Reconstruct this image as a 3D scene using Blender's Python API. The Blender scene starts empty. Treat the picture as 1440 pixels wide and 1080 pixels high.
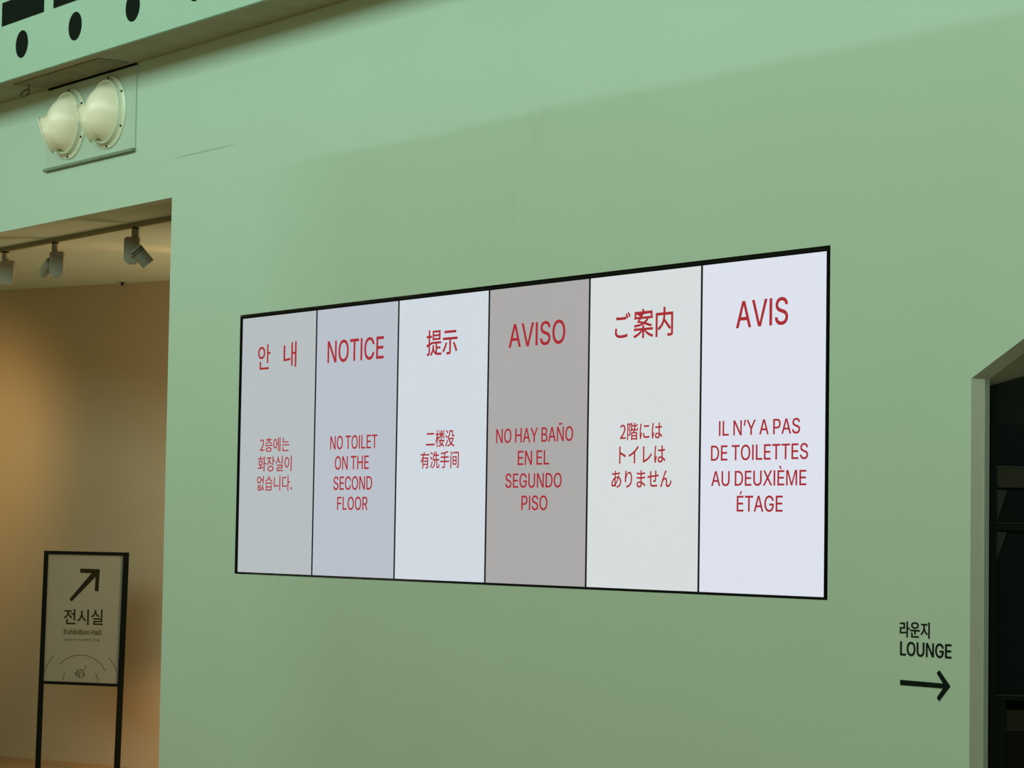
import bpy, bmesh, math, random
from mathutils import Matrix, Vector
random.seed(4)
scene = bpy.context.scene
COL = scene.collection

# ------------------------------------------------------------------ camera
FPX = 3635.806                                   # focal length in pixels of the 1440 px wide frame
RM = ((0.5823164476, 0.8128081840, 0.0158243726),
      (-0.0375080321, 0.0463058758, -0.9982228777),
      (-0.8120964859, 0.5806880590, 0.0574515085))   # rows: right, down, forward
CAM = Vector((10.768835, -6.106428, 1.60834))
cam_data = bpy.data.cameras.new('camera')
cam = bpy.data.objects.new('camera', cam_data)
COL.objects.link(cam)
r_, d_, f_ = (Vector(v) for v in RM)
m = Matrix.Identity(4)
for i in range(3):
    m[i][0] = r_[i]; m[i][1] = -d_[i]; m[i][2] = -f_[i]; m[i][3] = CAM[i]
cam.matrix_world = m
cam_data.sensor_fit = 'HORIZONTAL'
cam_data.sensor_width = 36.0
cam_data.lens = FPX / 1440 * 36.0
cam_data.clip_end = 200
scene.camera = cam

# ------------------------------------------------------------------ light
scene.view_settings.view_transform = 'Standard'
scene.view_settings.look = 'None'
scene.view_settings.gamma = 1
scene.view_settings.use_curve_mapping = False
scene.view_settings.exposure = 0.0

world = bpy.data.worlds.new('hall_light')
scene.world = world
world.use_nodes = True
wb = world.node_tree.nodes['Background']
wb.inputs['Color'].default_value = (1.0, 0.80, 0.40, 1)
wb.inputs['Strength'].default_value = 0.33

def area(name, loc, target, size, size_y, power, color):
    l = bpy.data.lights.new(name, 'AREA')
    l.shape = 'RECTANGLE'; l.size = size; l.size_y = size_y
    l.energy = power; l.color = color
    o = bpy.data.objects.new(name, l); COL.objects.link(o)
    o.location = loc
    o.rotation_euler = (Vector(target) - Vector(loc)).to_track_quat('-Z', 'Y').to_euler()
    return o

def spot(name, loc, target, power, color, angle, blend=1.0, radius=0.05):
    l = bpy.data.lights.new(name, 'SPOT')
    l.energy = power; l.color = color; l.spot_size = math.radians(angle); l.spot_blend = blend
    l.shadow_soft_size = radius
    o = bpy.data.objects.new(name, l); COL.objects.link(o)
    o.location = loc
    o.rotation_euler = (Vector(target) - Vector(loc)).to_track_quat('-Z', 'Y').to_euler()
    return o

# daylight from the high window band across the hall
area('side_window', (15.0, -3.0, 3.6), (5.0, 0.0, 1.6), 4, 3, 170, (0.72, 1.0, 0.88))
area('high_window', (5.0, -5.0, 5.6), (5.0, 0.0, 4.6), 24, 1.6, 560, (0.72, 1.0, 0.90))
# warm lamps and one unseen fill for the room behind the opening
spot('room_spot_left', (-4.6, 0.4, 3.1), (-7.0, 1.25, 1.75), 170, (1.0, 0.60, 0.27), 74, 1.0, 0.3)
spot('room_spot_right', (-3.3, 1.9, 1.0), (-4.62, 2.05, 0.05), 55, (1.0, 0.48, 0.18), 55)
area('room_fill', (-1.6, 2.4, 2.0), (-5.0, 1.7, 1.9), 1.2, 1.6, 64, (1.0, 0.70, 0.38))  # unseen area fill, added to brighten the room walls
spot('ceiling_grazer', (-2.62, 2.20, 3.18), (-3.0, 0.85, 3.262), 170, (1.0, 0.45, 0.20), 26)

# ------------------------------------------------------------------ helpers
def ray(px, py):
    return (r_ * ((px - 720) / FPX) + d_ * ((py - 540) / FPX) + f_)
def on_wall(px, py, y=0.0):
    "point where the sight line through a pixel meets a plane parallel to the display wall"
    d = ray(px, py)
    return CAM + d * ((y - CAM.y) / d.y)
def on_level(px, py, z):
    d = ray(px, py)
    return CAM + d * ((z - CAM.z) / d.z)

def lin(c):
    return tuple(((v / 255) / 12.92 if v / 255 <= 0.04045 else ((v / 255 + 0.055) / 1.055) ** 2.4) for v in c)

def mat(name, color, rough=0.6, metal=0.0, spec=0.4, noise=0.06, scale=12.0, bump=0.0, bscale=60.0):
    "principled paint with a little procedural mottling"
    mt = bpy.data.materials.new(name); mt.use_nodes = True
    nt = mt.node_tree; b = nt.nodes['Principled BSDF']
    b.inputs['Roughness'].default_value = rough
    b.inputs['Metallic'].default_value = metal
    b.inputs['Specular IOR Level'].default_value = spec
    tc = nt.nodes.new('ShaderNodeTexCoord')
    n = nt.nodes.new('ShaderNodeTexNoise'); n.inputs['Scale'].default_value = scale; n.inputs['Detail'].default_value = 4
    nt.links.new(tc.outputs['Object'], n.inputs['Vector'])
    mr = nt.nodes.new('ShaderNodeMapRange')
    mr.inputs['To Min'].default_value = 1 - noise; mr.inputs['To Max'].default_value = 1 + noise
    nt.links.new(n.outputs['Fac'], mr.inputs['Value'])
    mx = nt.nodes.new('ShaderNodeVectorMath'); mx.operation = 'SCALE'
    mx.inputs[0].default_value = color[:3]
    nt.links.new(mr.outputs['Result'], mx.inputs['Scale'])
    nt.links.new(mx.outputs['Vector'], b.inputs['Base Color'])
    if bump:
        n2 = nt.nodes.new('ShaderNodeTexNoise'); n2.inputs['Scale'].default_value = bscale
        nt.links.new(tc.outputs['Object'], n2.inputs['Vector'])
        bp = nt.nodes.new('ShaderNodeBump'); bp.inputs['Strength'].default_value = bump
        bp.inputs['Distance'].default_value = 0.01
        nt.links.new(n2.outputs['Fac'], bp.inputs['Height'])
        nt.links.new(bp.outputs['Normal'], b.inputs['Normal'])
    return mt

def glow(name, color, strength=1.0, rough=0.35, spec=0.15, mottling=0.02):
    "a lit display surface: emits its own even colour"
    mt = mat(name, (0.01, 0.01, 0.01), rough, 0, spec, 0)
    nt = mt.node_tree; b = nt.nodes['Principled BSDF']
    tc = nt.nodes.new('ShaderNodeTexCoord')
    n = nt.nodes.new('ShaderNodeTexNoise'); n.inputs['Scale'].default_value = 2.5
    nt.links.new(tc.outputs['Object'], n.inputs['Vector'])
    mr = nt.nodes.new('ShaderNodeMapRange')
    mr.inputs['To Min'].default_value = strength * (1 - mottling); mr.inputs['To Max'].default_value = strength * (1 + mottling)
    nt.links.new(n.outputs['Fac'], mr.inputs['Value'])
    nt.links.new(mr.outputs['Result'], b.inputs['Emission Strength'])
    b.inputs['Emission Color'].default_value = (*color, 1)
    return mt

def link(name, me, material=None, parent=None, loc=None):
    o = bpy.data.objects.new(name, me); COL.objects.link(o)
    if material is not None and len(me.materials) == 0:
        me.materials.append(material)
    if parent is not None: o.parent = parent
    if loc is not None: o.location = loc
    return o

def from_bm(name, bm, material, parent=None, loc=None, smooth=False, bevel=0.0, segs=2):
    if bevel:
        bmesh.ops.bevel(bm, geom=[e for e in bm.edges if e.calc_length() > bevel * 2.5], offset=bevel,
                        segments=segs, affect='EDGES', profile=0.5)
    bmesh.ops.recalc_face_normals(bm, faces=bm.faces)
    me = bpy.data.meshes.new(name); bm.to_mesh(me); bm.free()
    if smooth:
        for p in me.polygons: p.use_smooth = True
        try: me.set_sharp_from_angle(angle=math.radians(35))
        except Exception: pass
    return link(name, me, material, parent, loc)

def box(bm, x0, x1, y0, y1, z0, z1):
    v = [bm.verts.new(p) for p in ((x0,y0,z0),(x1,y0,z0),(x1,y1,z0),(x0,y1,z0),(x0,y0,z1),(x1,y0,z1),(x1,y1,z1),(x0,y1,z1))]
    for f in ((0,1,2,3),(7,6,5,4),(0,4,5,1),(1,5,6,2),(2,6,7,3),(3,7,4,0)):
        bm.faces.new([v[i] for i in f])
    return v

def box_obj(name, b, material, parent=None, bevel=0.0, loc=None):
    bm = bmesh.new(); box(bm, *b)
    return from_bm(name, bm, material, parent, loc, bevel=bevel)

def lathe(bm, profile, M=Matrix.Identity(4), seg=48, close=False):
    "revolve (radius, height) pairs about local z"
    rings = []
    for r, h in profile:
        if r < 1e-6: rings.append([bm.verts.new(M @ Vector((0, 0, h)))])
        else: rings.append([bm.verts.new(M @ Vector((r * math.cos(2*math.pi*k/seg), r * math.sin(2*math.pi*k/seg), h))) for k in range(seg)])
    pairs = list(zip(rings, rings[1:])) + ([(rings[-1], rings[0])] if close else [])
    for a, b in pairs:
        for k in range(seg):
            k2 = (k + 1) % seg
            if len(a) == 1: bm.faces.new((a[0], b[k], b[k2]))
            elif len(b) == 1: bm.faces.new((a[k], b[0], a[k2]))
            else: bm.faces.new((a[k], b[k], b[k2], a[k2]))

def axis_matrix(origin, direction):
    q = Vector(direction).to_track_quat('Z', 'Y')
    return Matrix.Translation(origin) @ q.to_matrix().to_4x4()

def sheet(name, contours, depth, material, parent=None, offset=0.0, M=None, loc=None):
    """flat outlines (with holes) in x,z given real thickness: front face at y=-depth, back at y=0"""
    c = bpy.data.curves.new(name, 'CURVE'); c.dimensions = '2D'; c.fill_mode = 'BOTH'
    c.extrude = depth / 2; c.offset = offset
    for pts in contours:
        s = c.splines.new('POLY'); s.points.add(len(pts) - 1); s.use_cyclic_u = True
        for p, q in zip(s.points, pts): p.co = (q[0], q[1], 0, 1)
    t = bpy.data.objects.new(name, c); COL.objects.link(t)
    dg = bpy.context.evaluated_depsgraph_get(); dg.update()
    me = bpy.data.meshes.new_from_object(t.evaluated_get(dg))
    bpy.data.objects.remove(t); bpy.data.curves.remove(c)
    me.name = name
    me.transform(Matrix.Translation((0, -depth / 2, 0)) @ Matrix.Rotation(math.pi / 2, 4, 'X'))
    if M is not None: me.transform(M)
    me.materials.clear()
    return link(name, me, material, parent, loc)

def tag(o, label, cat, group=None):
    o['label'] = label; o['category'] = cat
    if group: o['group'] = group
    return o
def thing(name, loc, label, cat, group=None, rz=0.0):
    o = bpy.data.objects.new(name, None); COL.objects.link(o)
    o.empty_display_size = 0.1
    o.location = loc; o.rotation_euler = (0, 0, rz)
    return tag(o, label, cat, group)
def struct(o):
    o['kind'] = 'structure'; return o

# lettering: outlines of the characters used on the signs (advance, contours in 1/1000 em)
GLYPHS = {}
GLYPH_ROWS = """
.|188|95,-4 78,-1 63,9 53,24 50,41 53,59 63,73 78,83 95,87 113,83 128,73 138,59 141,41 138,24 128,9 113,-1
2|453|64,0 64,47 234,229 282,282 311,327 320,371 317,397 308,419 293,436 273,449 224,460 196,457 172,447 153,433 139,413 130,390 127,362 66,362 71,405 86,442 111,473 143,496 182,511 225,516 268,511 306,497 337,474 361,445 376,411 381,372 371,318 336,259 267,180 153,60 153,57 389,57 389,0
A|480|16,0 201,509 276,509 463,0 395,0 344,142 135,142 85,0;155,199 324,199 239,440
B|456|60,0 60,509 241,509 289,504 329,491 359,469 381,442 394,410 398,374 395,344 387,320 356,286 315,267 315,262 339,257 363,245 385,227 402,203 414,173 418,136 413,100 400,67 377,39 344,18 301,4 247,0;125,57 245,57 296,63 330,80 349,105 355,137 352,161 342,184 327,203 306,218 279,228 248,231 125,231;125,285 238,285 288,296 308,309 323,326 333,348 336,372 330,403 313,429 283,446 240,452 125,452
C|510|267,-7 205,1 150,25 104,63 70,115 48,179 40,254 48,329 70,393 104,445 150,484 205,508 267,516 340,504 373,490 402,471 427,447 448,418 463,385 473,348 408,348 389,395 357,428 315,449 267,456 223,450 184,432 150,403 125,364 109,314 103,254 109,194 125,145 151,105 184,76 223,59 267,53 315,60 357,81 389,114 408,160 473,160 463,124 448,91 428,62 402,38 373,19 341,5 305,-4
D|502|225,509 294,501 353,478 399,441 433,391 455,329 462,255 455,181 433,119 398,68 351,31 291,8 219,0 60,0 60,509;125,57 215,57 272,63 318,81 354,110 379,149 394,198 399,255 394,312 379,361 354,399 320,428 275,446 221,452 125,452
E|419|60,0 60,509 372,509 372,452 125,452 125,286 355,286 355,229 125,229 125,57 375,57 375,0
F|410|60,0 60,509 369,509 369,452 125,452 125,278 346,278 346,221 125,221 125,0
G|520|269,-7 205,1 149,25 104,64 69,116 47,179 40,254 47,329 69,393 103,445 149,484 203,508 265,516 304,513 340,504 374,489 403,469 429,445 449,416 465,384 474,349 408,349 387,393 356,427 315,448 265,456 222,450 183,432 150,404 125,364 109,314 103,254 109,194 125,145 151,105 184,76 224,59 269,53 309,57 345,71 374,93 396,123 410,160 413,199 283,199 283,256 478,256 478,200 471,141 451,91 419,50 377,19 326,0
H|517|60,0 60,509 125,509 125,289 392,289 392,509 457,509 457,0 392,0 392,232 125,232 125,0
I|185|60,0 60,509 125,509 125,0
L|393|60,0 60,509 125,509 125,57 361,57 361,0
M|628|60,0 60,509 152,509 314,80 476,509 568,509 568,0 507,0 507,430 342,0 286,0 121,430 121,0
N|523|60,0 60,509 136,509 402,95 402,509 463,509 463,0 387,0 121,414 121,0
O|533|267,-7 205,1 150,25 105,63 70,115 48,179 40,254 48,329 70,393 105,445 150,484 205,508 267,516 329,508 384,484 429,445 464,393 486,329 493,254 486,179 464,115 429,63 384,25 329,1;267,53 310,59 349,76 383,105 408,144 425,194 430,254 425,314 408,365 383,404 349,433 310,450 267,456 223,450 184,433 151,404 125,364 109,314 103,254 109,194 125,144 151,105 184,76 223,59
P|445|60,0 60,509 235,509 289,503 332,487 366,462 390,430 404,391 409,348 404,304 390,265 366,233 332,207 289,191 235,186 125,186 125,0;125,242 233,242 269,246 297,256 318,272 333,294 342,319 344,348 342,376 333,402 318,423 297,439 268,449 232,452 125,452
R|449|60,0 60,509 236,509 290,504 333,489 367,465 390,433 405,395 409,352 405,309 390,271 367,240 333,217 300,206 428,0 353,0 238,198 125,198 125,0;125,255 234,255 269,258 298,267 319,281 334,300 342,324 345,352 342,380 334,405 319,425 298,440 269,449 233,452 125,452
S|447|224,-9 172,-4 128,9 91,31 64,60 46,96 38,137 104,137 110,110 123,88 142,71 166,59 224,49 257,52 286,60 311,74 329,92 341,114 346,139 342,161 332,179 296,205 245,222 184,239 128,260 86,289 60,326 52,372 58,413 75,448 102,476 138,498 180,511 227,516 275,511 316,498 351,476 377,449 394,415 401,378 337,378 326,412 302,437 267,453 225,459 194,456 167,448 145,435 129,418 118,398 115,376 119,352 131,334 169,308 212,293 264,279 312,264 359,238 395,198 405,171 408,139 403,99 386,64 360,34 323,11 278,-4
T|449|32,452 32,509 417,509 417,452 257,452 257,0 193,0 193,452
U|517|259,-8 203,-2 154,15 114,43 85,80 66,124 60,173 60,509 124,509 124,178 128,144 141,113 160,87 187,68 220,56 259,52 298,56 331,68 357,87 377,113 389,144 393,178 393,509 457,509 457,173 451,124 433,80 403,43 363,15 315,-2
V|480|204,0 16,509 84,509 241,65 395,509 463,509 278,0
X|474|18,0 200,260 29,509 104,509 238,308 374,509 446,509 276,262 456,0 382,0 237,212 91,0
Y|472|203,0 203,208 16,509 91,509 237,264 381,509 455,509 268,208 268,0
a|389|160,-9 126,-5 94,5 68,22 48,45 35,73 30,108 34,138 43,161 58,179 78,193 125,211 178,220 234,227 265,235 273,243 276,255 276,257 267,297 240,322 196,331 149,322 118,301 100,274 41,291 57,322 79,346 104,364 133,375 194,384 239,379 286,360 306,343 322,320 333,290 337,251 337,0 277,0 277,52 272,52 252,25 215,1;170,45 202,49 228,59 248,74 263,93 272,115 276,138 276,190 259,182 231,176 200,171 175,168 134,159 103,139 95,124 92,105 102,72 130,52
b|424|229,-8 198,-5 172,4 138,31 118,59 112,59 112,0 53,0 53,509 114,509 114,319 118,319 137,346 171,373 197,381 229,384 274,378 313,361 345,332 370,293 385,245 390,189 385,133 370,84 346,45 313,16 274,-2;220,47 253,51 279,66 301,88 316,117 325,151 328,189 325,227 316,261 301,290 280,311 253,325 220,330 188,325 161,312 140,291 125,263 116,229 113,189 116,150 125,115 140,86 162,65 188,51
h|410|114,227 114,0 53,0 53,509 114,509 114,320 124,332 152,362 187,379 227,384 264,380 295,369 321,349 341,321 353,285 357,240 357,0 296,0 296,235 290,275 273,304 246,323 210,329 184,326 161,317 141,303 126,283 117,257
i|167|53,0 53,379 114,379 114,0;84,443 67,446 54,455 44,468 41,483 44,499 54,512 67,521 84,524 100,521 114,512 123,499 126,483 123,468 114,455 100,446
l|189|139,-2 101,3 74,20 58,47 53,84 53,509 114,509 114,99 120,62 130,54 146,52 160,53 170,54 181,3 162,-1
n|410|114,227 114,0 53,0 53,379 112,379 112,318 124,332 152,362 187,379 227,384 264,380 295,369 321,349 341,321 353,285 357,240 357,0 296,0 296,235 290,275 273,304 246,323 210,329 184,326 161,317 141,303 126,283 117,257
o|415|207,-8 159,-2 117,16 82,46 56,85 40,133 34,187 40,243 56,291 82,330 117,360 159,378 207,384 256,378 299,360 333,330 359,291 376,243 381,187 376,133 359,85 333,46 299,16 256,-2;207,46 242,51 270,66 292,89 307,117 316,151 319,187 316,224 307,258 292,287 270,310 242,325 207,330 173,325 145,310 124,287 108,258 99,224 96,187 99,151 108,117 124,89 145,66 173,51
t|227|204,379 204,327 126,327 126,98 128,76 136,61 150,53 170,50 185,51 202,54 213,2 192,-3 168,-4 125,2 92,21 72,52 65,93 65,327 6,327 6,379 65,379 65,471 126,471 126,379
x|379|21,0 155,193 29,379 100,379 190,240 282,379 352,379 225,194 358,0 287,0 190,147 91,0
È|419|60,0 60,509 372,509 372,452 125,452 125,286 355,286 355,229 125,229 125,57 375,57 375,0;194,558 128,659 196,659 244,558
É|419|60,0 60,509 372,509 372,452 125,452 125,286 355,286 355,229 125,229 125,57 375,57 375,0;191,558 239,659 307,659 241,558
Ñ|523|60,0 60,509 136,509 402,95 402,509 463,509 463,0 387,0 121,414 121,0;307,576 282,580 259,590 239,600 224,604 210,595 206,577 163,577 167,605 177,628 194,643 218,648 242,643 264,633 283,623 300,619 313,625 319,646 361,646 357,618 346,595 329,580
’|177|52,318 82,509 151,509 98,318
あ|350|215,154 188,103 155,65 149,129 150,143 177,151 209,154;255,193 227,200 223,180 222,176 209,176 150,168 154,211 280,224 280,250 157,235 161,262 165,277 136,278 135,261 132,234 109,234 51,238 51,212 108,210 130,210 126,159 92,138 64,110 45,79 38,45 41,26 50,12 63,4 79,1 109,6 139,20 145,1 170,8 161,37 204,84 239,151 277,127 290,91 283,59 262,34 230,16 187,6 202,-18 255,-2 290,22 310,53 317,89 312,117 298,141 277,159 247,172 248,173;125,132 125,126 133,47 107,33 85,28 70,33 65,50 82,95
ご|350|76,242 76,214 169,210 263,214 263,243 168,238;90,101 62,104 54,55 62,26 84,5 119,-8 167,-13 236,-9 286,0 286,30 234,20 166,16 129,19 103,29 88,43 83,61;273,281 254,273 283,224 301,233;311,295 293,287 322,239 341,247
せ|350|16,175 19,146 54,151 92,155 92,68 96,33 108,10 134,-2 182,-6 284,0 285,29 181,21 146,24 128,32 120,48 119,72 119,158 231,169 227,111 223,104 214,102 179,106 178,82 224,77 242,82 251,97 256,171 295,173 323,173 323,200 296,198 257,196 257,245 259,270 229,270 231,244 231,194 119,183 119,231 120,259 90,259 92,229 92,181 52,177
に|350|160,236 160,208 232,205 304,208 304,237 233,232;173,94 148,96 142,55 147,33 163,16 189,6 227,2 315,10 314,39 227,30 198,33 180,40 171,50 168,62;93,263 62,266 59,241 50,179 43,101 47,36 56,-12 82,-10 81,2 82,18 107,97 92,108 72,57 69,106 75,175 86,240
は|350|89,268 58,270 56,245 47,180 40,98 44,34 54,-13 78,-11 77,1 79,17 104,94 89,105 69,54 66,103 72,176 83,244;237,65 237,53 235,37 229,25 217,17 199,14 168,21 156,42 169,63 201,70;262,270 231,270 232,248 232,205 199,204 140,207 140,181 199,178 232,179 236,89 203,92 172,88 150,77 136,60 131,39 136,18 150,2 173,-7 204,-11 233,-6 252,7 262,25 264,46 264,53 317,12 333,36 302,60 263,81 259,181 320,187 320,214 259,206 260,249
ま|350|175,62 175,39 164,15 138,8 101,17 90,37 103,57 141,66;65,166 65,139 153,134 173,134 174,87 145,89 111,85 85,74 69,57 64,35 69,13 84,-3 108,-13 141,-16 170,-12 189,-1 200,15 203,33 202,55 250,31 287,2 303,27 262,55 201,81 199,135 296,143 296,169 198,160 198,164 198,209 293,217 293,243 198,233 199,255 201,278 171,278 172,257 172,232 156,232 67,240 67,214 157,208 172,208 172,164 172,159 153,159
り|350|119,276 88,277 85,247 74,134 78,78 105,81 104,124 114,160 134,196 161,223 193,233 217,226 235,206 245,176 249,138 238,82 209,44 166,20 113,8 130,-18 189,0 236,30 266,75 277,138 271,188 255,226 230,250 197,258 166,251 139,232 117,206 102,179
ん|350|192,260 161,272 148,245 90,135 27,-3 57,-13 87,67 115,105 155,123 173,116 181,98 182,32 185,16 194,2 209,-9 233,-13 267,-6 294,14 315,44 332,83 308,102 299,73 284,45 264,24 237,16 218,22 209,41 208,106 195,137 167,148 141,143 114,126 180,243
イ|350|30,126 44,99 115,125 178,156 178,27 175,-11 210,-11 208,27 208,174 258,212 302,252 279,274 235,231 183,192 115,156
ト|350|118,31 116,-11 150,-11 147,31 147,146 216,121 285,90 297,120 225,150 147,178 147,235 150,271 115,271 118,235
レ|350|78,11 98,-6 113,0 175,22 231,51 279,85 318,125 302,150 263,109 215,75 162,48 110,30 110,229 113,261 78,261 81,229 81,28
二|350|49,244 49,216 301,216 301,244;20,36 20,7 331,7 331,36
内|350|35,234 35,-29 61,-29 61,208 162,208 158,172 144,134 116,97 70,63 89,43 144,88 174,137 260,47 282,64 182,162 188,208 290,208 290,7 289,0 282,-2 226,-1 235,-28 300,-23 313,-13 316,7 316,234 189,234 189,294 162,294 162,234
手|350|18,113 18,87 162,87 162,9 160,1 151,-1 86,-1 97,-27 171,-22 185,-12 189,9 189,87 334,87 334,113 189,113 189,169 314,169 314,195 189,195 189,252 299,272 279,294 171,274 41,264 47,241 162,249 162,195 41,195 41,169 162,169 162,113
提|350|167,216 284,216 284,188 167,188;167,263 284,263 284,235 167,235;143,283 143,168 310,168 310,283;150,104 134,36 98,-12 117,-28 142,0 160,36 179,6 205,-12 235,-20 271,-23 332,-23 340,1 272,1 238,3 238,58 312,58 312,79 238,79 238,121 329,121 329,143 127,143 127,121 213,121 213,9 187,29 168,63 174,101;57,294 57,223 14,223 14,199 57,199 57,122 10,108 17,82 57,96 57,5 51,-1 19,-1 26,-26 70,-21 79,-12 82,5 82,104 121,117 117,140 82,130 82,199 121,199 121,223 82,223 82,294
有|350|137,294 121,249 22,249 22,224 111,224 70,159 14,106 31,86 89,142 89,-28 115,-28 115,42 262,42 262,5 254,-2 203,-2 212,-27 273,-23 285,-13 288,5 288,183 118,183 139,224 329,224 329,249 150,249 164,288;115,101 262,101 262,64 115,64;115,124 115,160 262,160 262,124
案|350|18,81 18,58 140,58 82,22 12,-2 28,-23 100,6 161,49 161,-28 187,-28 187,51 250,6 324,-24 340,-2 269,22 210,58 332,58 332,81 187,81 187,110 161,110 161,81;151,288 163,268 28,268 28,217 53,217 53,245 298,245 298,217 324,217 324,268 191,268 173,296;232,187 211,166 183,149 107,163 132,187;67,150 146,136 90,125 21,119 31,97 119,108 188,127 299,96 321,114 217,142 242,162 261,187 329,187 329,209 151,209 171,234 147,241 123,209 22,209 22,187 104,187
楼|350|146,275 172,228 193,238 166,284;292,288 263,236 282,228 316,278;216,294 216,226 133,226 133,204 200,204 163,173 123,150 140,131 180,157 216,190 216,134 241,134 241,192 279,158 318,133 335,153 295,174 258,204 327,204 327,226 241,226 241,294;266,81 253,54 233,32 186,49 205,81;149,39 209,18 170,4 120,-5 131,-27 191,-14 237,6 308,-27 326,-8 258,22 279,48 293,81 331,81 331,104 217,104 229,129 203,133 190,104 126,104 126,81 177,81;62,294 62,227 20,227 20,202 61,202 40,129 11,69 25,43 45,84 62,134 62,-28 86,-28 86,155 110,107 126,126 86,188 86,202 121,202 121,227 86,227 86,294
没|350|29,271 93,230 108,251 44,289;12,176 77,138 92,159 26,195;23,-6 45,-23 105,91 86,107;156,282 156,242 154,222 146,201 130,181 101,164 119,144 151,165 170,189 179,215 181,241 181,257 250,257 250,205 251,187 256,174 266,167 282,165 314,165 335,167 332,193 314,191 283,191 278,194 276,204 276,282;274,115 250,78 217,48 185,79 161,115;119,139 119,115 142,115 135,112 160,69 194,33 146,10 93,-4 107,-28 164,-10 216,16 264,-10 321,-28 338,-4 285,11 239,33 281,76 311,133 293,140 289,139
洗|350|30,272 89,229 106,250 46,290;13,178 75,137 91,158 28,197;23,-7 46,-24 99,91 80,106;152,289 135,225 108,173 131,159 158,211 210,211 210,149 107,149 107,124 168,124 164,79 152,42 129,14 91,-8 107,-28 149,-4 175,30 189,72 195,124 240,124 240,12 247,-16 273,-24 308,-24 323,-21 333,-10 338,10 341,42 318,53 315,9 306,0 277,0 268,2 266,12 266,124 336,124 336,149 236,149 236,211 322,211 322,236 236,236 236,294 210,294 210,236 167,236 179,284
示|350|82,123 52,66 12,20 36,4 77,54 109,116;239,112 276,56 301,4 327,15 301,68 264,122;52,268 52,242 299,242 299,268;21,183 21,157 161,157 161,7 160,1 153,-1 99,0 109,-28 173,-23 186,-13 190,6 190,157 329,157 329,183
间|350|32,215 32,-28 59,-28 59,215;37,277 79,225 101,239 57,290;133,103 217,103 217,56 133,56;133,172 217,172 217,125 133,125;109,194 109,34 242,34 242,194;123,275 123,250 293,250 293,4 287,-2 253,-2 262,-26 307,-22 317,-13 320,4 320,275
階|350|28,280 28,-27 51,-27 51,256 96,256 69,177 94,138 100,105 99,90 93,81 82,78 62,78 68,55 91,56 109,62 119,78 123,103 116,139 92,180 126,271 110,281 106,280;137,135 224,160 222,182 165,170 165,224 224,224 224,247 165,247 165,291 140,291 140,182 136,168 127,162;317,266 259,233 259,291 234,291 234,175 240,149 267,142 306,142 329,152 337,191 314,201 312,171 304,164 270,164 261,166 259,175 259,210 334,249;145,116 145,-29 170,-29 170,-15 287,-15 287,-27 313,-27 313,116 227,116 241,144 212,150 201,116;170,41 287,41 287,6 170,6;170,62 170,95 287,95 287,62
관|322|35,265 35,241 163,241 155,157 183,154 191,209 192,248 192,265;19,102 113,104 215,114 214,136 111,127 111,194 82,194 82,126 15,125;235,290 235,51 264,51 264,162 309,162 309,187 264,187 264,290;64,73 64,-20 274,-20 274,4 93,4 93,73
기|322|248,290 248,-27 277,-27 277,290;36,255 36,232 155,232 143,178 118,130 77,89 21,55 37,32 105,76 150,129 176,189 184,255
내|322|186,283 186,-11 213,-11 213,137 258,137 258,-27 286,-27 286,290 258,290 258,161 213,161 213,283;33,80 33,55 53,55 106,57 167,65 163,90 62,80 62,251 33,251
는|322|17,128 17,105 304,105 304,128;56,278 56,171 271,171 271,194 85,194 85,278;54,73 54,-20 273,-20 273,4 83,4 83,73
니|322|248,290 248,-27 277,-27 277,290;37,79 37,54 63,54 139,58 219,70 215,94 139,83 66,79 66,258 37,258
다|322|232,290 232,-28 261,-28 261,140 313,140 313,165 261,165 261,290;31,259 31,51 56,51 135,53 206,62 202,87 135,78 60,76 60,235 178,235 178,259
라|322|232,290 232,-28 261,-28 261,139 313,139 313,164 261,164 261,290;30,260 30,236 144,236 144,170 30,170 30,49 56,49 136,51 207,60 204,84 136,75 59,73 59,146 173,146 173,260
및|322|34,269 34,140 182,140 182,269;153,246 153,163 62,163 62,246;248,290 248,108 277,108 277,290;162,117 162,86 69,86 69,64 162,64 153,41 129,21 96,5 56,-4 67,-26 132,-6 176,32 220,-6 285,-26 296,-4 256,5 223,21 200,41 192,64 284,64 284,86 191,86 191,117
상|322|162,89 119,85 86,74 65,56 58,31 65,7 86,-12 119,-23 162,-27 206,-23 238,-12 259,7 266,31 259,56 238,74 206,85;162,66 218,57 238,31 233,16 218,6 194,-1 162,-4 131,-1 107,6 92,16 87,31 107,57;95,273 95,241 89,206 73,175 48,150 16,132 32,109 79,140 110,189 139,146 185,118 200,140 169,156 145,179 129,207 123,238 123,273;234,290 234,97 263,97 263,183 310,183 310,208 263,208 263,290
설|322|249,290 249,232 180,232 180,208 249,208 249,126 278,126 278,290;75,0 75,-23 290,-23 290,0 103,0 103,34 278,34 278,110 74,110 74,87 249,87 249,56 75,56;97,279 97,250 91,217 75,188 50,165 17,148 33,125 81,155 111,201 142,160 187,133 203,155 171,171 147,193 131,220 125,250 125,279
습|322|54,99 54,-23 266,-23 266,99 237,99 237,63 82,63 82,99;82,40 237,40 237,0 82,0;18,145 18,121 304,121 304,145;146,286 146,272 136,243 111,219 75,201 34,190 44,167 81,176 113,191 141,210 161,235 180,210 208,191 241,176 277,167 287,190 246,201 210,219 185,244 175,272 175,286
시|322|248,290 248,-28 277,-28 277,290;101,262 101,206 94,161 76,120 49,86 16,63 34,39 83,81 116,145 148,84 197,45 214,68 181,90 155,123 137,163 130,206 130,262
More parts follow.
